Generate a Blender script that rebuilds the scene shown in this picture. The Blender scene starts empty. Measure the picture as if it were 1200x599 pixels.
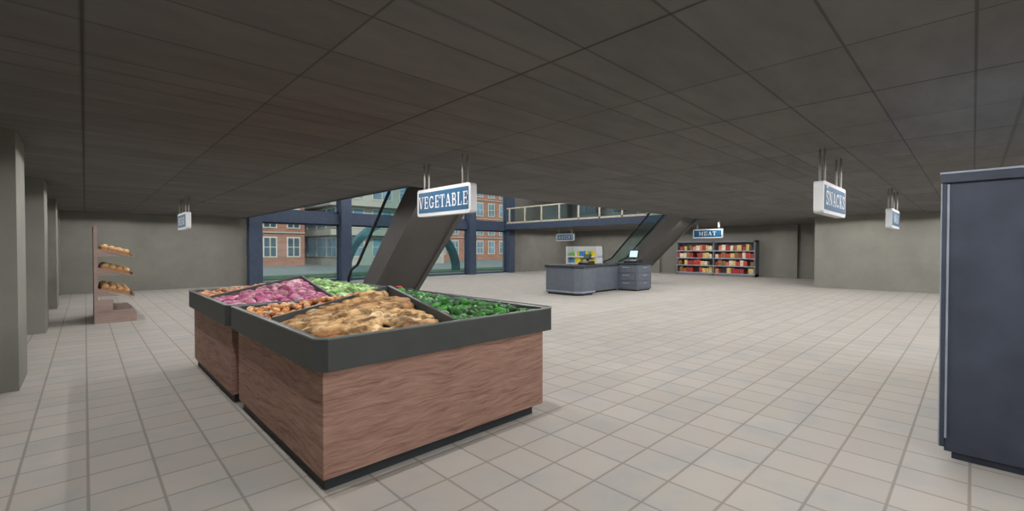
import bpy, bmesh, math, random
from mathutils import Vector, Matrix
random.seed(7)
scene = bpy.context.scene
scene.view_settings.view_transform = 'Standard'

# ------------------------------------------------------------------ colours
def lin(c):
    c = c/255.0
    return c/12.92 if c <= 0.04045 else ((c+0.055)/1.055)**2.4
def S(r, g, b, k=1.0):
    return (min(1, lin(r)*k), min(1, lin(g)*k), min(1, lin(b)*k), 1)

# ------------------------------------------------------------------ materials
def new_mat(name):
    m = bpy.data.materials.new(name); m.use_nodes = True
    nt = m.node_tree
    return m, nt, nt.nodes['Principled BSDF']
def objco(nt):
    return nt.nodes.new('ShaderNodeTexCoord').outputs['Object']
def mapping(nt, src, scale=(1,1,1), loc=(0,0,0)):
    mp = nt.nodes.new('ShaderNodeMapping')
    mp.inputs['Scale'].default_value = scale
    mp.inputs['Location'].default_value = loc
    nt.links.new(src, mp.inputs['Vector']); return mp.outputs['Vector']
def noise(nt, vec, scale, detail=4, rough=0.55):
    n = nt.nodes.new('ShaderNodeTexNoise')
    n.inputs['Scale'].default_value = scale
    n.inputs['Detail'].default_value = detail
    n.inputs['Roughness'].default_value = rough
    nt.links.new(vec, n.inputs['Vector']); return n.outputs['Fac']
def ramp(nt, fac, stops):
    r = nt.nodes.new('ShaderNodeValToRGB')
    e = r.color_ramp.elements
    while len(e) < len(stops): e.new(0.5)
    for i, (p, c) in enumerate(stops):
        e[i].position = p; e[i].color = c
    nt.links.new(fac, r.inputs['Fac']); return r.outputs['Color']
def mix(nt, a, b, fac=0.5, mode='MIX'):
    m = nt.nodes.new('ShaderNodeMix'); m.data_type = 'RGBA'; m.blend_type = mode
    if isinstance(fac, (int, float)): m.inputs[0].default_value = fac
    else: nt.links.new(fac, m.inputs[0])
    for v, i in ((a, 6), (b, 7)):
        if isinstance(v, tuple): m.inputs[i].default_value = v
        else: nt.links.new(v, m.inputs[i])
    return m.outputs[2]
def bump(nt, bs, h, strength=0.3, dist=0.01):
    b = nt.nodes.new('ShaderNodeBump')
    b.inputs['Strength'].default_value = strength
    b.inputs['Distance'].default_value = dist
    nt.links.new(h, b.inputs['Height']); nt.links.new(b.outputs['Normal'], bs.inputs['Normal'])

def plain(name, col, rough=0.6, metal=0.0, var=0.12, scale=6, spec=0.3):
    m, nt, bs = new_mat(name)
    n = noise(nt, objco(nt), scale)
    lo = tuple(c*(1-var) for c in col[:3])+(1,); hi = tuple(min(1, c*(1+var)) for c in col[:3])+(1,)
    nt.links.new(ramp(nt, n, [(0.3, lo), (0.7, hi)]), bs.inputs['Base Color'])
    bs.inputs['Roughness'].default_value = rough
    bs.inputs['Metallic'].default_value = metal
    bs.inputs['Specular IOR Level'].default_value = spec
    return m

def brick(nt, vec, w, h, mortar, c1, c2, cm, smooth=0.1, offset=0.0):
    b = nt.nodes.new('ShaderNodeTexBrick')
    b.offset = offset; b.squash = 1.0
    b.inputs['Scale'].default_value = 1.0
    b.inputs['Brick Width'].default_value = w
    b.inputs['Row Height'].default_value = h
    b.inputs['Mortar Size'].default_value = mortar
    b.inputs['Mortar Smooth'].default_value = smooth
    b.inputs['Color1'].default_value = c1
    b.inputs['Color2'].default_value = c2
    b.inputs['Mortar'].default_value = cm
    nt.links.new(vec, b.inputs['Vector'])
    return b

def mat_floor():
    m, nt, bs = new_mat('floor_tiles')
    oc = objco(nt)
    b = brick(nt, oc, 0.36, 0.36, 0.012, S(185,180,174), S(178,173,167), S(152,145,137), 0.6)
    n = noise(nt, oc, 2.2, 5, 0.6)
    tint = ramp(nt, n, [(0.3, (0.87,0.91,0.95,1)), (0.5, (0.97,0.97,0.95,1)), (0.72, (1.0,0.97,0.95,1))])
    nt.links.new(mix(nt, b.outputs['Color'], tint, 1.0, 'MULTIPLY'), bs.inputs['Base Color'])
    bs.inputs['Roughness'].default_value = 0.75
    bs.inputs['Specular IOR Level'].default_value = 0.15
    return m
def mat_ceiling():
    m, nt, bs = new_mat('ceiling_tiles')
    oc = objco(nt)
    b = brick(nt, oc, 1.2, 0.6, 0.013, S(121,119,117), S(112,110,108), S(90,89,88), 0.8)
    b2 = brick(nt, mapping(nt, oc, loc=(0.0,0.3,0)), 2.4, 2.4, 0.024, (1,1,1,1), (0.94,0.94,0.94,1), (0.72,0.72,0.72,1), 0.8)
    n = noise(nt, mapping(nt, oc, (1,3,1)), 1.6, 5, 0.6)
    tint = ramp(nt, n, [(0.3, (0.80,0.81,0.82,1)), (0.7, (1.0,0.98,0.96,1))])
    c = mix(nt, b.outputs['Color'], b2.outputs['Color'], 1.0, 'MULTIPLY')
    nt.links.new(mix(nt, c, tint, 1.0, 'MULTIPLY'), bs.inputs['Base Color'])
    bs.inputs['Roughness'].default_value = 0.9
    bs.inputs['Specular IOR Level'].default_value = 0.1
    return m
def mat_wall(name='wall_plaster', a=S(128,127,120), b=S(140,138,130)):
    m, nt, bs = new_mat(name)
    oc = objco(nt)
    n = noise(nt, oc, 1.1, 7, 0.65)
    nt.links.new(ramp(nt, n, [(0.3, a), (0.7, b)]), bs.inputs['Base Color'])
    bs.inputs['Roughness'].default_value = 0.9
    bs.inputs['Specular IOR Level'].default_value = 0.1
    bump(nt, bs, noise(nt, oc, 30, 3), 0.2, 0.01)
    return m
def mat_wood(name, stops, vscale=(1.2,1.2,16), warpamt=0.16):
    m, nt, bs = new_mat(name)
    oc = objco(nt)
    warp = noise(nt, mapping(nt, oc, (1.2,1.2,2.5)), 1.3, 3)
    v = nt.nodes.new('ShaderNodeVectorMath'); v.operation = 'SCALE'
    comb = nt.nodes.new('ShaderNodeCombineXYZ')
    nt.links.new(warp, comb.inputs['Z']); nt.links.new(comb.outputs[0], v.inputs[0]); v.inputs['Scale'].default_value = warpamt
    ad = nt.nodes.new('ShaderNodeVectorMath'); ad.operation = 'ADD'
    nt.links.new(oc, ad.inputs[0]); nt.links.new(v.outputs[0], ad.inputs[1])
    n = noise(nt, mapping(nt, ad.outputs[0], vscale), 2.6, 7, 0.68)
    nt.links.new(ramp(nt, n, stops), bs.inputs['Base Color'])
    bs.inputs['Roughness'].default_value = 0.6
    bs.inputs['Specular IOR Level'].default_value = 0.2
    return m
def mat_island(name, stops, rough=0.5, nscale=14, namt=0.5, stretch=(1,1,1)):
    m, nt, bs = new_mat(name)
    g = nt.nodes.new('ShaderNodeNewGeometry')
    c = ramp(nt, g.outputs['Random Per Island'], stops)
    n = noise(nt, mapping(nt, objco(nt), stretch), nscale, 4)
    d = 1-namt
    t = ramp(nt, n, [(0.38, (d,d*0.85,d*0.7,1)), (0.58, (1,1,1,1))])
    nt.links.new(mix(nt, c, t, 1.0, 'MULTIPLY'), bs.inputs['Base Color'])
    bs.inputs['Roughness'].default_value = rough
    return m
def mat_glass(name, tint=(0.92,0.97,0.97,1), gl=0.05):
    m, nt, bs = new_mat(name)
    nt.nodes.remove(bs)
    tr = nt.nodes.new('ShaderNodeBsdfTransparent'); tr.inputs[0].default_value = tint
    g = nt.nodes.new('ShaderNodeBsdfGlossy'); g.inputs['Roughness'].default_value = 0.05
    g.inputs['Color'].default_value = (0.7,0.85,0.85,1)
    mx = nt.nodes.new('ShaderNodeMixShader'); mx.inputs[0].default_value = gl
    nt.links.new(tr.outputs[0], mx.inputs[1]); nt.links.new(g.outputs[0], mx.inputs[2])
    nt.links.new(mx.outputs[0], nt.nodes['Material Output'].inputs[0])
    return m
def mat_emit(name, col, s):
    m, nt, bs = new_mat(name)
    bs.inputs['Base Color'].default_value = col
    bs.inputs['Emission Color'].default_value = col
    bs.inputs['Emission Strength'].default_value = s
    return m
def mat_brickwall():
    m, nt, bs = new_mat('brick_facade')
    oc = objco(nt)
    sp = nt.nodes.new('ShaderNodeSeparateXYZ'); nt.links.new(oc, sp.inputs[0])
    ad = nt.nodes.new('ShaderNodeMath'); nt.links.new(sp.outputs[0], ad.inputs[0]); nt.links.new(sp.outputs[1], ad.inputs[1])
    cb = nt.nodes.new('ShaderNodeCombineXYZ'); nt.links.new(ad.outputs[0], cb.inputs[0]); nt.links.new(sp.outputs[2], cb.inputs[1])
    b = brick(nt, cb.outputs[0], 0.5, 0.16, 0.012, S(176,120,98), S(156,102,84), S(176,152,138), 0.1, 0.5)
    n = noise(nt, oc, 0.5, 4)
    nt.links.new(mix(nt, b.outputs['Color'], ramp(nt, n, [(0.3,(0.8,0.8,0.8,1)),(0.7,(1,1,1,1))]), 1.0, 'MULTIPLY'), bs.inputs['Base Color'])
    bs.inputs['Roughness'].default_value = 0.9
    return m

M = {}
M['floor'] = mat_floor(); M['ceil'] = mat_ceiling(); M['wall'] = mat_wall()
M['wood'] = mat_wood('wood_panel', [(0.3, S(112,82,72)), (0.43, S(150,115,102)), (0.55, S(166,131,116)), (0.72, S(182,147,132))])
M['wood2'] = mat_wood('wood_pinkish', [(0.3, S(150,130,122)), (0.7, S(172,152,144))])
M['rim'] = plain('rim_dark', S(72,75,74), 0.5, 0, 0.06)
M['rimedge'] = plain('rim_edge', S(120,126,122), 0.5, 0, 0.06)
M['plinth'] = plain('plinth_black', S(50,54,56), 0.6)
M['blue_steel'] = plain('blue_steel', S(66,78,98), 0.5, 0.0)
M['darkmetal'] = plain('dark_metal', S(80,77,75), 0.6, 0, 0.06, 2)
M['black'] = plain('black_rubber', S(28,28,30), 0.5)
M['steel'] = plain('steel', S(150,150,150), 0.35, 0.6)
M['rod'] = plain('rod_metal', S(170,168,164), 0.5, 0.0)
M['white'] = plain('white_plastic', S(206,208,210), 0.5, 0, 0.02)
M['signblue'] = plain('sign_blue', S(28,84,120), 0.5, 0, 0.04)
M['letter'] = plain('letter_white', S(222,224,226), 0.5, 0, 0.01)
M['cab'] = plain('cabinet_navy', S(66,72,86), 0.6, 0, 0.22, 3)
M['cabedge'] = plain('cabinet_edge', S(150,160,172), 0.5)
M['counter'] = plain('counter_grey', S(98,104,114), 0.5, 0, 0.08)
M['countertop'] = plain('counter_top', S(50,52,58), 0.4, 0, 0.08)
M['shelfgrey'] = plain('shelf_grey', S(112,112,118), 0.5, 0, 0.08)
M['cream'] = plain('cream_paint', S(205,198,180), 0.6)
M['glass'] = mat_glass('window_glass')
M['teal'] = mat_glass('teal_glass', (0.80,0.90,0.90,1), 0.06)
M['tealpaint'] = plain('teal_paint', S(70,112,120), 0.5)
M['brick'] = mat_brickwall()
M['concrete'] = plain('outdoor_concrete', S(176,172,162), 0.9, 0, 0.1, 0.6)
M['pane'] = plain('building_glass', S(110,138,156), 0.3, 0, 0.3, 0.6)
M['panedark'] = plain('building_glass_dark', S(66,80,92), 0.3, 0, 0.3, 0.8)
M['asphalt'] = plain('asphalt', S(120,128,126), 0.9, 0, 0.1, 1)
M['grass'] = plain('grass', S(82,112,80), 0.9, 0, 0.3, 2)
M['screen'] = mat_emit('screen_lit', S(190,220,235), 0.5)
M['packs'] = mat_island('meat_packs', [(0.0,S(200,70,60)),(0.15,S(170,60,55)),(0.32,S(226,200,130)),(0.52,S(224,140,110)),(0.66,S(240,232,210)),(0.85,S(150,110,70))], 0.5, 10, 0.25)
M['snackpacks'] = mat_island('snack_packs', [(0.0,S(240,220,40)),(0.28,S(110,190,80)),(0.45,S(240,240,240)),(0.6,S(225,80,50)),(0.7,S(60,140,210)),(0.82,S(250,215,60))], 0.5, 10, 0.1)
M['bread'] = mat_island('bread_crust', [(0.0,S(225,190,140)),(0.5,S(205,160,110)),(1.0,S(240,215,175))], 0.7, 20, 0.25)
M['basket'] = plain('wicker_tray', S(176,128,84), 0.8, 0, 0.3, 30)
M['darkcloth'] = mat_island('dark_cloth', [(0.0,S(40,60,70)),(0.5,S(70,90,100)),(1.0,S(90,60,60))], 0.9)

def interp(mt):
    for n in mt.node_tree.nodes:
        if n.type == 'VALTORGB' and len(n.color_ramp.elements) > 3: n.color_ramp.interpolation = 'CONSTANT'
for k in ('packs', 'snackpacks'): interp(M[k])

# ------------------------------------------------------------------ mesh builder
class MB:
    def __init__(s): s.v=[]; s.f=[]; s.m=[]; s.sm=[]; s.mats=[]
    def mi(s, key):
        if key not in s.mats: s.mats.append(key)
        return s.mats.index(key)
    def add(s, vs, fs, mat, smooth=False):
        o = len(s.v); k = s.mi(mat)
        s.v += [tuple(p) for p in vs]
        for f in fs: s.f.append(tuple(i+o for i in f)); s.m.append(k); s.sm.append(smooth)
    def box(s, x0,x1,y0,y1,z0,z1, mat):
        vs=[(x0,y0,z0),(x1,y0,z0),(x1,y1,z0),(x0,y1,z0),(x0,y0,z1),(x1,y0,z1),(x1,y1,z1),(x0,y1,z1)]
        s.add(vs, [(0,3,2,1),(4,5,6,7),(0,1,5,4),(1,2,6,5),(2,3,7,6),(3,0,4,7)], mat)
    def prism(s, poly, axis, a0, a1, mat):
        def P(p, a):
            if axis=='z': return (p[0],p[1],a)
            if axis=='x': return (a,p[0],p[1])
            return (p[0],a,p[1])
        n=len(poly)
        vs=[P(p,a0) for p in poly]+[P(p,a1) for p in poly]
        fs=[tuple(range(n))[::-1], tuple(range(n,2*n))]+[(i,(i+1)%n,n+(i+1)%n,n+i) for i in range(n)]
        s.add(vs, fs, mat)
    def ring(s, outer, inner, z0, z1, mat):
        n=len(outer)
        vs=[(p[0],p[1],z0) for p in outer]+[(p[0],p[1],z1) for p in outer]+[(p[0],p[1],z0) for p in inner]+[(p[0],p[1],z1) for p in inner]
        fs=[]
        for i in range(n):
            j=(i+1)%n
            fs += [(i,j,n+j,n+i),(2*n+j,2*n+i,3*n+i,3*n+j),(n+i,n+j,3*n+j,3*n+i),(j,i,2*n+i,2*n+j)]
        s.add(vs, fs, mat)
    def tube(s, pts, r, mat, n=8):
        pts=[Vector(p) for p in pts]; vs=[]; fs=[]
        for i,p in enumerate(pts):
            d=(pts[min(i+1,len(pts)-1)]-pts[max(i-1,0)]).normalized()
            up=Vector((0,0,1)) if abs(d.z)<0.9 else Vector((1,0,0))
            a=d.cross(up).normalized(); b=d.cross(a)
            for k in range(n):
                t=2*math.pi*k/n; vs.append(p+a*math.cos(t)*r+b*math.sin(t)*r)
        for i in range(len(pts)-1):
            for k in range(n):
                fs.append((i*n+k,i*n+(k+1)%n,(i+1)*n+(k+1)%n,(i+1)*n+k))
        fs.append(tuple(range(n))[::-1]); fs.append(tuple(range((len(pts)-1)*n,len(pts)*n)))
        s.add(vs, fs, mat, True)
    def build(s, name, bevel=0, loc=None, rotz=0, parent=None):
        me=bpy.data.meshes.new(name); me.from_pydata(s.v,[],s.f)
        for k in s.mats: me.materials.append(M[k])
        me.polygons.foreach_set('material_index', s.m)
        me.polygons.foreach_set('use_smooth', s.sm)
        bm=bmesh.new(); bm.from_mesh(me); bmesh.ops.recalc_face_normals(bm, faces=bm.faces); bm.to_mesh(me); bm.free()
        me.update()
        ob=bpy.data.objects.new(name, me); scene.collection.objects.link(ob)
        if loc: ob.location=loc
        ob.rotation_euler=(0,0,rotz)
        if parent: ob.parent=parent
        if bevel:
            b=ob.modifiers.new('bevel','BEVEL'); b.width=bevel; b.segments=2; b.limit_method='ANGLE'
        return ob
def empty(name):
    e=bpy.data.objects.new(name,None); scene.collection.objects.link(e); return e

_ico={}
def ico(sub):
    if sub not in _ico:
        bm=bmesh.new(); bmesh.ops.create_icosphere(bm, subdivisions=sub, radius=1)
        _ico[sub]=([v.co.copy() for v in bm.verts],[tuple(v.index for v in f.verts) for f in bm.faces]); bm.free()
    return _ico[sub]
def blob(mb, c, sc, rot, mat, sub=2, lump=0.1, bend=0.0):
    vs,fs=ico(sub); ph=[random.uniform(0,6.28) for _ in range(3)]
    out=[]
    for v in vs:
        k=1+lump*(math.sin(5*v.x+ph[0])+math.sin(4*v.y+ph[1])+math.sin(8*v.x+ph[2]+2*v.z))*0.6
        p=Vector((v.x*sc[0],v.y*sc[1]*k,v.z*sc[2]*k))
        p.y+=bend*(v.x*v.x)
        out.append(rot@p+c)
    mb.add(out,fs,mat,True)

H=2.93
VX0,VX1,VY0,YW=4.93,20.5,8.3,22.2
TOP=6.6
# ------------------------------------------------------------------ room shell
b=MB(); b.box(-1.3,28.3,-6.3,22.5,-0.2,0,'floor'); b.build('floor')
b=MB()
for (x0,x1,y0,y1) in ((-1,VX0,-6,YW),(VX0,28,-6,VY0),(VX1,28,VY0,YW)):
    b.box(x0,x1,y0,y1,H,H+0.34,'ceil')
b.build('ceiling')
b=MB()
b.box(VX1-0.05,VX1,VY0,YW-0.25,H-0.02,H+0.36,'blue_steel')
b.box(VX0,VX0+0.05,VY0,YW-0.25,H-0.02,H+0.36,'blue_steel')
b.build('trim_1')
b=MB(); b.box(-1.3,28.3,-6.3,22.5,TOP,TOP+0.2,'ceil'); b.build('ceiling_upper')

b=MB(); b.box(-1.3,-1.0,-6.3,22.5,0,TOP,'wall'); 
for y in (2.6,7.45,12.2,17.0):
    b.box(-1.0,-0.55,y,y+1.0,0,H,'wall')
b.box(-1.0,-0.62,21.75,YW,0,H,'wall')
b.build('wall_left')
b=MB(); b.box(-1.0,5.12,YW,YW+0.3,0,TOP,'wall'); b.build('wall_back_left')
b=MB(); b.box(20.75,28.3,YW,YW+0.3,0,TOP,'wall'); b.build('wall_back_right')
b=MB(); b.box(28,28.3,-6.3,YW,0,TOP,'wall')
b.box(27.8,28,6.6,7.7,0,H,'wall'); b.box(27.8,28,14.6,15.6,0,H,'wall')
b.build('wall_right')
b=MB(); b.box(22.0,27.99,-6,4.6,0,H,'wall'); b.build('wall_partition')
# wall behind the camera : unseen, its openings added to let sky light in
b=MB()
for x in (-1.0,3.5,8,12.5,17,21.2): b.box(x,x+0.6,-6.3,-6,0,H,'blue_steel')
b.box(-1,28,-6.3,-6,H,TOP,'wall')
b.box(21.8,28,-6.3,-6,0,H,'wall')
b.build('wall_front')

# ------------------------------------------------------------------ window wall
cols=[5.4,9.45,13.5,17.55,20.95]
b=MB()
for x in cols: b.box(x-0.26,x+0.26,YW-0.45,YW+0.05,0,TOP,'blue_steel')
b.box(5.4,20.95,YW-0.2,YW+0.15,H-0.1,H+0.42,'blue_steel')
b.build('trim_2')
for i in range(4):
    x0,x1=cols[i]+0.26,cols[i+1]-0.26
    b=MB()
    for z0,z1 in ((0.0,H-0.1),(H+0.42,TOP)):
        b.box(x0,x1,YW-0.04,YW+0.04,z0,z0+0.1,'blue_steel')
        b.box(x0,x1,YW-0.04,YW+0.04,z1-0.08,z1,'blue_steel')
        b.box(x0,x0+0.06,YW-0.04,YW+0.04,z0,z1,'blue_steel')
        b.box(x1-0.06,x1,YW-0.04,YW+0.04,z0,z1,'blue_steel')
        b.box(x0+0.06,x1-0.06,YW-0.008,YW+0.008,z0+0.1,z1-0.08,'glass')
    b.build('window_%d'%(i+1))

# ------------------------------------------------------------------ upper level railing
b=MB(); y=VY0+0.3
x=VX1+0.12; zf=H+0.36
while y<YW-0.4:
    b.box(x-0.04,x+0.04,y-0.05,y+0.05,zf,zf+1.0,'cream'); y+=1.45
b.box(x-0.05,x+0.05,VY0+0.2,YW-0.3,zf+1.0,zf+1.07,'cream')
b.box(x-0.04,x+0.04,VY0+0.2,YW-0.3,zf+0.02,zf+0.12,'cream')
b.box(x-0.006,x+0.006,VY0+0.2,YW-0.3,zf+0.12,zf+1.0,'glass')
b.build('balcony_railing')
for px,py in ((22.6,16.6),(22.6,14.0)):
    b=MB(); z=H+0.345
    for yy in (py-0.8,py+0.8): b.box(px-0.03,px+0.03,yy-0.02,yy+0.02,z,z+1.5,'steel')
    b.tube([(px,py-0.8,z+1.48),(px,py+0.8,z+1.48)],0.02,'steel')
    for k in range(12):
        yy=py-0.65+k*0.115
        b.box(px-0.22,px+0.22,yy,yy+0.06,z+0.5+0.1*random.random(),z+1.44,'darkcloth')
    b.build('clothing_rack')

# ------------------------------------------------------------------ escalators
def escalator(x0,x1):
    b=MB()
    prof=[(11.45,0.0),(12.75,0.0),(12.75,0.06),(12.15,0.06),(12.0,0.2),(8.85,3.42),(8.34,3.42),(8.34,2.98),(8.47,2.90)]
    t=0.14
    b.prism(prof,'x',x0,x0+t,'darkmetal'); b.prism(prof,'x',x1-t,x1,'darkmetal')
    # soffit + truss between the stringers
    inner=[(11.5,0.01),(12.7,0.01),(12.7,0.05),(12.0,0.05)]
    n=15; y=11.9; z=0.05; dy=(11.9-8.85)/n; dz=(3.3-0.05)/n
    for i in range(n):
        inner.append((y,z+dz)); inner.append((y-dy,z+dz)); y-=dy; z+=dz
    inner += [(8.34,3.3),(8.34,3.0),(8.5,2.93)]
    b.prism(inner,'x',x0+t-0.01,x1-t+0.01,'darkmetal')
    for xx in (x0+t/2,x1-t/2):
        gl=[(12.0,0.2),(12.35,0.08),(12.55,0.35),(12.55,0.75),(12.35,0.98),(12.0,1.12),(8.9,4.3),(8.4,4.35),(8.36,3.42),(8.85,3.42)]
        b.prism(gl,'x',xx-0.012,xx+0.012,'teal')
        pts=[(xx,12.2,0.12),(xx,12.5,0.2),(xx,12.62,0.45),(xx,12.58,0.78),(xx,12.38,1.02),(xx,12.0,1.16),(xx,8.95,4.32),(xx,8.7,4.4),(xx,8.36,4.42)]
        b.tube(pts,0.04,'black')
    return b.build('escalator')
escalator(5.45,6.9); escalator(18.1,19.55)

# ------------------------------------------------------------------ hanging signs
def arc(cx,cy,rx,ry,a0,a1,n=14):
    return [(cx+rx*math.cos(math.radians(a0+(a1-a0)*i/n)), cy+ry*math.sin(math.radians(a0+(a1-a0)*i/n))) for i in range(n+1)]
T,t_=0.2,0.09
def ser(x0,x1,y): return ([(x0,y),(x1,y)],t_)
L={
'E':(0.82,[([(.2,0),(.2,1)],T),ser(.03,.76,.045),ser(.03,.76,.955),ser(.2,.58,.5),([(.73,0),(.73,.28)],t_),([(.73,.72),(.73,1)],t_),([(.58,.38),(.58,.62)],t_)]),
'V':(0.95,[([(.15,.96),(.46,.03)],T),([(.8,.96),(.5,.03)],t_),ser(0,.34,.955),ser(.65,.95,.955)]),
'G':(0.98,[(arc(.47,.5,.36,.43,50,320),.15),([(.78,.08),(.78,.42)],.16),ser(.58,.95,.42),([(.77,.68),(.77,.96)],t_)]),
'C':(0.88,[(arc(.47,.5,.36,.43,48,315),.15),([(.76,.66),(.76,.96)],t_)]),
'T':(0.84,[([(.42,0),(.42,1)],T),ser(.02,.82,.955),([(.05,.7),(.05,1)],t_),([(.79,.7),(.79,1)],t_),ser(.22,.62,.045)]),
'A':(0.95,[([(.14,.04),(.44,.98)],t_),([(.47,.98),(.8,.04)],T),ser(.24,.66,.33),ser(0,.3,.045),ser(.6,.98,.045)]),
'B':(0.82,[([(.2,0),(.2,1)],T),(arc(.42,.735,.22,.22,90,-90),.14),(arc(.42,.275,.28,.23,90,-90),.14),ser(.03,.44,.955),ser(.2,.44,.51),ser(.03,.44,.045)]),
'R':(0.9,[([(.2,0),(.2,1)],T),(arc(.42,.72,.24,.235,90,-90),.14),([(.45,.5),(.78,.03)],.17),ser(.03,.44,.955),ser(.2,.44,.48),ser(.03,.38,.045),ser(.66,.92,.045)]),
'L':(0.76,[([(.2,0),(.2,1)],T),ser(.03,.72,.045),([(.69,0),(.69,.3)],t_),ser(.03,.38,.955)]),
'S':(0.78,[([(.66,.74),(.58,.88),(.4,.955),(.22,.9),(.14,.76),(.2,.63),(.38,.53),(.56,.44),(.66,.31),(.62,.14),(.46,.05),(.28,.06),(.16,.14),(.12,.28)],.13),([(.67,.68),(.67,.96)],.07),([(.11,.04),(.11,.32)],.07)]),
'N':(0.98,[([(.16,.04),(.16,.96)],t_),([(.16,.96),(.8,.05)],T),([(.82,.03),(.82,.96)],t_),ser(.02,.32,.045),ser(.0,.2,.955),ser(.66,.97,.955)]),
'K':(0.92,[([(.2,0),(.2,1)],T),([(.28,.42),(.74,.96)],t_),([(.42,.58),(.78,.04)],T),ser(.03,.38,.045),ser(.03,.38,.955),ser(.6,.9,.955),ser(.62,.95,.045)]),
'M':(1.12,[([(.16,.04),(.16,.96)],t_),([(.18,.96),(.53,.08)],.18),([(.53,.08),(.9,.96)],t_),([(.92,0),(.92,1)],.18),ser(.02,.3,.045),ser(.02,.24,.955),ser(.78,1.07,.045),ser(.9,1.07,.955)]),
'O':(0.95,[(arc(.47,.5,.36,.43,0,360,20),.15)]),
'Y':(0.9,[([(.15,.96),(.44,.48)],T),([(.76,.96),(.46,.48)],t_),([(.45,0),(.45,.5)],T),ser(0,.32,.955),ser(.62,.92,.955),ser(.26,.64,.045)]),
'I':(0.42,[([(.2,0),(.2,1)],T),ser(.02,.38,.045),ser(.02,.38,.955)]),
'D':(0.92,[([(.2,0),(.2,1)],T),(arc(.38,.5,.42,.455,90,-90),.15),ser(.03,.4,.955),ser(.03,.4,.045)]),
}
def text(mb, word, W, Ht, y, zc, flip):
    gap=0.15
    tw=sum(L[c][0] for c in word)+gap*(len(word)-1)
    sx=W/tw; ox=-tw/2
    for c in word:
        w,st=L[c]
        for pts,wd in st:
            wd=wd*0.85
            n=len(pts); left=[];right=[]
            for i in range(n):
                a=Vector(pts[max(i-1,0)]); d=Vector(pts[min(i+1,n-1)])-a; d.normalize()
                nx,ny=-d.y*wd/2,d.x*wd/2
                left.append((pts[i][0]+nx,pts[i][1]+ny)); right.append((pts[i][0]-nx,pts[i][1]-ny))
            vs=[]
            for p in left+right:
                X=(p[0]+ox)*sx*(-1 if flip else 1); Z=zc+(p[1]-0.5)*Ht
                vs.append((X,y,Z))
            mb.add(vs,[(i,i+1,n+i+1,n+i) for i in range(n-1)],'letter')
        ox+=w+gap
def rrect(w,h,r,n=4):
    pts=[]
    for cx,cy,a in ((w/2-r,h/2-r,0),(-w/2+r,h/2-r,90),(-w/2+r,-h/2+r,180),(w/2-r,-h/2+r,270)):
        for i in range(n+1):
            an=math.radians(a+90*i/n); pts.append((cx+r*math.cos(an),cy+r*math.sin(an)))
    return pts
def sign(word, cx, cy, rot, length=1.36, zc=2.32, hgt=0.42):
    b=MB(); th=0.055
    b.prism(rrect(length,hgt,0.05),'y',-th,th,'white')
    b.prism(rrect(length-0.09,hgt-0.1,0.015),'y',-th-0.004,th+0.004,'signblue')
    for s,fl in ((-1,False),(1,True)):
        text(b,word,min(length-0.11,0.2*len(word)),0.19,s*(th+0.007),0.0,fl)
    for x in (-length*0.36,length*0.36):
        for yy in (-0.03,0.03):
            b.tube([(x+yy*0.5,yy,hgt/2-0.01),(x+yy*0.5,yy,H-zc)],0.014,'rod')
    return b.build('hanging_sign',loc=(cx,cy,zc),rotz=rot)
NEGX=-math.pi/2
sign('VEGETABLE',3.90,5.5,NEGX)
sign('SNACKS',7.58,1.40,0,length=1.42,zc=2.28)
sign('MILK',13.3,1.28,0,length=1.4,zc=2.28)
sign('BREAD',1.87,14.25,NEGX)
sign('GROCERY',21.1,17.25,NEGX)
sign('MEAT',20.98,8.6,NEGX)

# ------------------------------------------------------------------ produce
M['ginger']=mat_island('ginger',[(0.0,S(206,156,98)),(0.4,S(240,202,144)),(0.7,S(168,118,68)),(1.0,S(248,218,168))],0.7,12,0.72)
M['greens']=mat_island('green_pepper',[(0.0,S(20,84,10)),(0.4,S(44,148,24)),(0.7,S(22,96,14)),(1.0,S(84,184,50))],0.45,16,0.85)
M['carrot']=mat_island('carrot',[(0.0,S(222,130,48)),(0.5,S(236,170,92)),(1.0,S(180,92,32))],0.5,18,0.65)
M['onion']=mat_island('red_onion',[(0.0,S(196,76,134)),(0.35,S(238,176,202)),(0.6,S(134,30,80)),(0.8,S(212,108,160)),(1.0,S(246,208,222))],0.35,18,0.6)
M['cabbage']=mat_island('cabbage',[(0.0,S(140,200,104)),(0.5,S(200,232,168)),(1.0,S(92,156,62))],0.5,18,0.65)
M['tomato']=mat_island('tomato',[(0.0,S(200,40,28)),(1.0,S(225,80,45))],0.3,8,0.2)
M['bed_shade_tan']=plain('bed_shade_tan',S(38,20,8),0.9); M['bed_shade_green']=plain('bed_shade_green',S(5,16,4),0.9); M['bed_shade_red']=plain('bed_shade_red',S(44,8,24),0.9)  # heap beds coloured near black: shade in the gaps between pieces, painted in
KIND={ # half sizes, spacing, material, subdiv, lump, bend
'ginger':((0.17,0.04,0.042),(0.15,0.082),'ginger',3,0.26,0.045,'bed_shade_tan'),
'greens':((0.07,0.033,0.034),(0.082,0.074),'greens',2,0.25,0.018,'bed_shade_green'),
'carrot':((0.13,0.03,0.03),(0.08,0.105),'carrot',2,0.1,0.01,'bed_shade_tan'),
'onion':((0.074,0.038,0.044),(0.094,0.094),'onion',2,0.05,0,'bed_shade_red'),
'cabbage':((0.11,0.042,0.045),(0.11,0.096),'cabbage',2,0.2,0,'bed_shade_green'),
'tomato':((0.055,0.055,0.05),(0.095,0.095),'tomato',2,0.03,0,'bed_shade_red'),
}
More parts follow.
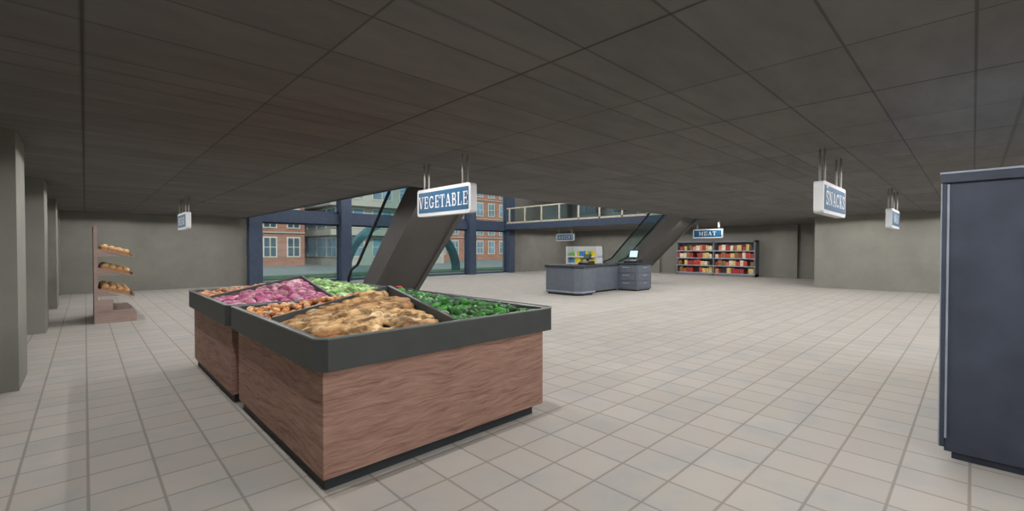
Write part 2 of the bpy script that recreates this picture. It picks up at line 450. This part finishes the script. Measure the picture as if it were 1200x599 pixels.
def stand(x0,x1,y0,y1,near,right,left,far):
    root=empty('vegetable_stand')
    cx,cy=(x0+x1)/2,(y0+y1)/2
    b=MB()
    b.box(x0,x1,y0,y1,0.09,0.82,'wood')
    b.build('wooden_body',bevel=0.006,parent=root)
    b=MB(); b.box(x0+0.03,x1-0.1,y0+0.05,y1-0.05,0,0.1,'plinth')
    b.build('plinth',parent=root)
    def octo(e,c,e2=None):
        if e2 is None: e2=e
        X0,X1,Y0,Y1=x0-e,x1+e2,y0-e,y1+min(e2,0.1)
        return [(X0+c,Y0),(X1-c,Y0),(X1,Y0+c),(X1,Y1-c),(X1-c,Y1),(X0+c,Y1),(X0,Y1-c),(X0,Y0+c)]
    b=MB(); b.ring(octo(0.055,0.07,0.13),octo(0.01,0.04),0.81,1.025,'rim')
    b.ring(octo(0.058,0.07,0.133),octo(0.045,0.07,0.12),1.018,1.03,'rimedge')
    b.build('rim',parent=root)
    hx,hy=(x1-x0)/2+0.0,(y1-y0)/2+0.0
    base,rise=0.955,0.22
    def Hh(x,y): return base+rise*(1-max(abs(x-cx)/hx,abs(y-cy)/hy))
    for nm,kind,qx,qy in (('near',near,-1,-1),('right',right,1,-1),('left',left,-1,1),('far',far,1,1)):
        sc,sp,mt,sub,lump,bend,bed=KIND[kind]
        b=MB()
        A=(cx+qx*hx,cy+qy*hy)
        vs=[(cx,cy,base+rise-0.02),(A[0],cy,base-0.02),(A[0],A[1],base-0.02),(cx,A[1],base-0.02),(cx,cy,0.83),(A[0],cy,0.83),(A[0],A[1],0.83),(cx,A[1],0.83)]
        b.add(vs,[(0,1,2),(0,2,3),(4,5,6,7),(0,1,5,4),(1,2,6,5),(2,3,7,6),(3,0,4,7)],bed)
        nx=int(hx/sp[0]); ny=int(hy/sp[1])
        for i in range(nx):
            for j in range(ny):
                ang=random.uniform(0,6.28)
                if kind=='ginger': ang=random.gauss(0.1,0.3)
                if kind in('onion','cabbage'): ang=random.gauss(-0.7,0.5)
                if kind=='carrot': ang=random.gauss(1.35,0.25)
                k=random.uniform(0.75,1.15)
                # keep every piece inside its own tray
                ex=k*(abs(math.cos(ang))*sc[0]+abs(math.sin(ang))*(sc[1]+bend)); ey=k*(abs(math.sin(ang))*sc[0]+abs(math.cos(ang))*(sc[1]+bend))
                px=hx*(i+0.5)/nx+random.uniform(-.4,.4)*sp[0]
                py=hy*(j+0.5)/ny+random.uniform(-.4,.4)*sp[1]
                px=min(max(px,ex*0.92),hx-ex*0.95); py=min(max(py,ey*0.92),hy-ey*0.95)
                X,Y=cx+qx*px,cy+qy*py
                R=Matrix.Rotation(ang,3,'Z')@Matrix.Rotation(random.uniform(-.1,.1),3,'Y')
                blob(b,Vector((X,Y,Hh(X,Y)+random.uniform(-0.01,0.026))),(sc[0]*k,sc[1]*k,sc[2]*k),R,mt,sub,lump,bend)
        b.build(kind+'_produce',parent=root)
    b=MB()
    th=0.016
    for dx,dy,h in ((1,0,hx),(-1,0,hx),(0,1,hy),(0,-1,hy)):
        e=h-0.005
        poly=[(0,0.85),(e,0.85),(e,base+0.08),(0,base+rise+0.065)]
        if dx: b.prism([(cx+dx*p[0],p[1]) for p in poly],'y',cy-th,cy+th,'rim')
        else:  b.prism([(cy+dy*p[0],p[1]) for p in poly],'x',cx-th,cx+th,'rim')
    b.build('dividers',parent=root)
    return root
stand(1.10,3.22,2.91,5.10,'ginger','greens','carrot','tomato')
stand(1.08,3.19,5.29,7.45,'onion','cabbage','carrot','greens')

# ------------------------------------------------------------------ bread rack
b=MB()
X0,X1,Y0,Y1=0.13,0.82,12.95,14.7
b.box(X0,X0+0.06,Y0,Y1,0,2.1,'wood2')
b.box(X0+0.06,X1,Y0,Y1,0,0.2,'wood2')
b.box(X0+0.06,X1-0.06,Y0+0.03,Y1-0.03,0.2,0.27,'wood2')
b.box(X0+0.06,X0+0.3,Y0,Y0+0.03,0.27,0.5,'wood2')
for zf,zb in ((0.55,0.72),(1.0,1.17),(1.41,1.58)):
    b.prism([(X0+0.06,zb),(X1-0.05,zf),(X1-0.05,zf+0.03),(X0+0.06,zb+0.03)],'y',Y0+0.02,Y1-0.02,'wood2')
    b.box(X1-0.06,X1-0.03,Y0+0.02,Y1-0.02,zf,zf+0.06,'wood2')
    b.prism([(X0+0.06,zb),(X0+0.06,zb-0.14),(X1-0.25,zf+0.03)],'y',Y0+0.02,Y0+0.05,'wood2')
    b.prism([(X0+0.06,zb),(X0+0.06,zb-0.14),(X1-0.25,zf+0.03)],'y',Y1-0.05,Y1-0.02,'wood2')
    sl=(zf-zb)/(X1-0.05-X0-0.06)
    def zz(x): return zb+0.03+sl*(x-X0-0.06)
    for k in range(3):
        ya=Y0+0.04+k*0.56; yb=ya+0.53; xa,xb=X0+0.1,X1-0.09
        for (p,q) in ((ya,ya+0.02),(yb-0.02,yb)):
            b.prism([(xa,zz(xa)),(xb,zz(xb)),(xb,zz(xb)+0.06),(xa,zz(xa)+0.06)],'y',p,q,'basket')
        b.box(xb-0.02,xb,ya,yb,zz(xb),zz(xb)+0.06,'basket')
        b.box(xa,xa+0.02,ya,yb,zz(xa),zz(xa)+0.06,'basket')
        for i in range(4):
            for j in range(5):
                x=xa+0.08+i*0.115; y=ya+0.07+j*0.097
                blob(b,Vector((x,y,zz(x)+0.07)),(0.064,0.048,0.06),Matrix.Rotation(random.uniform(-.1,.1),3,'Z'),'bread',2,0.04)
b.build('bread_rack')

# ------------------------------------------------------------------ meat shelf
def shelf_unit(name,X0,X1,Y0,Y1,top,bays,levels,pack,frame='shelfgrey',edge='cabedge',fill=0.88,z00=0.16,wr=(0.14,0.26)):
    b=MB()
    b.box(X1-0.05,X1,Y0,Y1,0,top,frame)
    b.box(X0,X1,Y0,Y1,0,z00,frame)
    if levels<5 and top>1.9: b.box(X0,X1,Y0,Y1,top-0.1,top,frame)
    for k in range(bays+1):
        y=Y0+(Y1-Y0-0.08)*k/bays
        b.box(X0,X1,y,y+0.08,0,top,frame)
    w=(Y1-Y0)/bays
    for l in range(levels):
        z=z00+(top-0.14-z00)*l/levels
        if l: b.box(X0+0.02,X1-0.05,Y0,Y1,z-0.03,z,frame)
        b.box(X0-0.005,X0+0.015,Y0,Y1,z-0.05,z+0.01,edge)
        for k in range(bays):
            y=Y0+k*w+0.12
            while y<Y0+(k+1)*w-0.2:
                pw=random.uniform(*wr); ph=random.uniform(0.5,0.8)*(top-0.3)/levels
                if random.random()<fill:
                    b.box(X0+random.uniform(0.04,0.1),X1-0.1,y,min(y+pw,Y0+(k+1)*w-0.09),z+0.001,z+ph,pack)
                y+=pw+0.015
    return b.build(name)
shelf_unit('meat_shelf',27.35,27.95,8.55,13.2,2.1,2,4,'packs')
shelf_unit('snack_display',15.35,15.8,10.85,12.5,1.72,1,5,'snackpacks','white','white',1.0,0.12,(0.08,0.15))

# ------------------------------------------------------------------ near tall shelving (right edge)
b=MB()
X0,X1,Y0,Y1=4.72,8.2,-0.75,0.14
b.box(X0,X0+0.06,Y0,Y1,0.06,2.1,'cab')
b.box(X1-0.06,X1,Y0,Y1,0.06,2.1,'cab')
b.box(X0,X1,Y0,Y0+0.06,0.06,2.1,'cab')
b.box(X0+0.04,X1-0.04,Y0+0.02,Y1-0.04,0,0.14,'cab')
b.box(X0-0.03,X1+0.03,Y0-0.03,Y1+0.035,2.1,2.165,'cab')
b.box(X0-0.035,X1+0.035,Y0-0.035,Y1+0.04,2.165,2.18,'cabedge')
b.box(X0-0.012,X0+0.07,Y1,Y1+0.028,0.09,2.1,'cab')
b.box(X0-0.016,X0-0.002,Y1-0.014,Y1,0.16,2.09,'cabedge')
b.box(X0-0.016,X0+0.005,Y1+0.026,Y1+0.034,0.09,2.1,'cabedge')
for z in (0.14,0.6,1.05,1.5):
    b.box(X0+0.06,X1-0.06,Y0+0.06,Y1-0.03,z,z+0.03,'cab')
    x=X0+0.12
    while x<X1-0.35:
        w=random.uniform(0.15,0.28)
        b.box(x,x+w,Y0+0.2,Y1-0.1,z+0.031,z+random.uniform(0.2,0.36),'snackpacks'); x+=w+0.02
b.build('grocery_shelving',bevel=0.004)

# ------------------------------------------------------------------ checkout counter
root=empty('checkout_counter')
def cham(x0,x1,y0,y1,c): return [(x0+c,y0),(x1-c,y0),(x1,y0+c),(x1,y1-c),(x1-c,y1),(x0+c,y1),(x0,y1-c),(x0,y0+c)]
b=MB()
b.prism(cham(12.0,13.1,9.2,10.9,0.22),'z',0.06,0.95,'counter')
b.prism(cham(12.05,13.05,9.25,10.85,0.22),'z',0.0,0.06,'black')
b.prism(cham(11.96,13.14,9.16,10.94,0.22),'z',0.95,1.03,'countertop')
b.prism(cham(11.985,13.115,9.185,10.915,0.22),'z',0.10,0.14,'cabedge')
b.box(13.1,15.0,9.6,10.6,0.06,0.95,'counter'); b.box(13.1,15.0,9.66,10.54,0,0.06,'black')
b.box(13.1,15.0,9.56,10.64,0.95,1.02,'countertop')
b.box(13.2,14.9,9.75,10.4,1.02,1.03,'black')
b.build('counter_body',bevel=0.01,parent=root)
b=MB()
b.box(15.02,16.1,8.8,9.7,0.05,1.0,'counter'); b.box(15.06,16.06,8.84,9.66,0,0.05,'black')
b.box(14.98,16.14,8.76,9.74,1.0,1.06,'countertop')
for i in range(3):
    z=0.1+i*0.3
    b.box(15.0,15.02,8.86,9.64,z,z+0.26,'counter'); b.box(14.975,15.0,9.1,9.4,z+0.17,z+0.2,'cabedge')
    b.box(15.08,16.04,8.785,8.8,z,z+0.26,'counter'); b.box(15.4,15.7,8.76,8.785,z+0.17,z+0.2,'cabedge')
b.build('drawer_cabinet',bevel=0.006,parent=root)
def register(name,x,y,z,lit,s=1.0):
    b=MB()
    b.prism([(x-0.22,z),(x+0.22,z),(x+0.22,z+0.14),(x-0.1,z+0.12),(x-0.22,z+0.06)],'y',y-0.28*s,y+0.28*s,'black')
    b.box(x+0.05,x+0.12,y-0.04,y+0.04,z+0.12,z+0.26,'black')
    b.prism([(x+0.0,z+0.2),(x+0.05,z+0.2),(x+0.13,z+0.5*s),(x+0.08,z+0.5*s)],'y',y-0.2*s,y+0.2*s,'black')
    b.prism([(x-0.004,z+0.225),(x,z+0.225),(x+0.076,z+0.475*s),(x+0.072,z+0.475*s)],'y',y-0.17*s,y+0.17*s,lit)
    for i in range(3):
        for j in range(4):
            b.box(x-0.17+i*0.06,x-0.13+i*0.06,y-0.2*s+j*0.06,y-0.16*s+j*0.06,z+0.08+i*0.012,z+0.115+i*0.01,'cabedge')
    b.build(name,parent=root,bevel=0.004)
register('cash_register',13.2,9.8,1.03,'panedark',0.75)
register('cash_register_screen',15.5,9.25,1.06,'screen')
b=MB(); b.tube([(13.8,10.2,1.03),(13.8,10.2,1.22)],0.02,'steel'); b.box(13.75,13.86,10.12,10.28,1.22,1.32,'counter')
b.build('card_reader',parent=root)

# ------------------------------------------------------------------ outdoors
b=MB()
b.box(-60,120,22.5,140,-0.35,-0.1,'asphalt')
b.box(-60,120,-60,-6.3,-0.35,-0.1,'asphalt')
b.box(-60,120,26.5,30,-0.1,-0.04,'grass')
b.build('street_ground')
def building(name,x0,x1,y0,y1,h,mat,fl,bay,ww,wh,frame,pane,ledge='concrete',bands=False):
    b=MB(); b.box(x0,x1,y0,y1,-0.1,h,mat)
    b.box(x0-0.3,x1+0.3,y0-0.3,y1+0.3,h,h+0.5,ledge)
    def face(a0,a1,fn):
        n=max(1,int((a1-a0)/bay)); st=(a1-a0)/n
        z=0.9
        while z+wh<h:
            for i in range(n):
                c=a0+(i+0.5)*st
                fn(c-ww/2-0.12,c+ww/2+0.12,z-0.12,z+wh+0.12,0.06,frame)
                fn(c-ww/2,c-0.05,z,z+wh*0.5-0.04,0.09,pane); fn(c+0.05,c+ww/2,z,z+wh*0.5-0.04,0.09,pane)
                fn(c-ww/2,c-0.05,z+wh*0.5+0.04,z+wh,0.09,pane); fn(c+0.05,c+ww/2,z+wh*0.5+0.04,z+wh,0.09,pane)
            if bands: fn(a0,a1,z+wh+0.3,z+wh+0.9,0.7,ledge)
            else: fn(a0,a1,z+wh+0.5,z+wh+0.62,0.12,ledge)
            z+=fl
    face(x0,x1,lambda a,c,z0,z1,d,m:b.box(a,c,y0-d,y0+0.01,z0,z1,m))
    face(y0,y1,lambda a,c,z0,z1,d,m:b.box(x0-d,x0+0.01,a,c,z0,z1,m))
    return b.build(name)
building('brick_building',-12,16.4,48,60,12,'brick',2.9,2.1,1.05,1.8,'cream','panedark')
building('apartment_building',18.2,31,44,60,24,'concrete',3.0,2.6,2.1,1.8,'cream','pane','concrete',True)
building('brick_building',34,80,54,70,13,'brick',3.0,2.4,1.15,1.9,'cream','pane')
# curved street canopy frame outside the glass
b=MB()
o=arc(16.4,-0.1,4.6,4.0,0,180,28); i_=arc(16.4,-0.1,4.2,3.6,0,180,28)
for k in range(28):
    b.prism([o[k],o[k+1],i_[k+1],i_[k]],'y',27.6,28.2,'tealpaint')
b.build('street_arch')

# ------------------------------------------------------------------ lights
w=bpy.data.worlds.new('World'); scene.world=w; w.use_nodes=True
bg=w.node_tree.nodes['Background']; bg.inputs[0].default_value=(0.76,0.86,0.95,1); bg.inputs[1].default_value=0.95
sun=bpy.data.lights.new('sun','SUN'); sun.energy=2.6; sun.angle=0.05; sun.color=(1,0.96,0.9)
so=bpy.data.objects.new('sun',sun); scene.collection.objects.link(so); so.rotation_euler=(math.radians(48),math.radians(-18),0)

def spot(x,y,z,p):  # added fill light without a fixture, spread in a grid to brighten the room
    l=bpy.data.lights.new('added_fill_spot','SPOT'); l.energy=p; l.spot_size=math.radians(172); l.spot_blend=0.15
    l.shadow_soft_size=0.0; l.color=(1,0.985,0.97)
    o=bpy.data.objects.new('added_fill_spot',l); scene.collection.objects.link(o); o.location=(x,y,z)
sp=2.5
for i in range(11):
    x=0.6+i*sp
    for j in range(11):
        y=-4.6+j*sp
        if x>21.6 and y<6: continue
        if VX0-0.2<x<VX1+0.2 and y>VY0-0.2: spot(x,y,TOP-0.1,80)
        else: spot(x,y,H-0.06,57 if y>0 else 64)

# ------------------------------------------------------------------ camera
cam=bpy.data.cameras.new('camera'); cam.sensor_width=36; cam.lens=36*520/1200; cam.clip_start=0.05; cam.clip_end=500
co=bpy.data.objects.new('camera',cam); scene.collection.objects.link(co)
co.location=(0,0,1.6); co.rotation_euler=(math.radians(90-0.83),0,math.radians(-43.9))
scene.camera=co
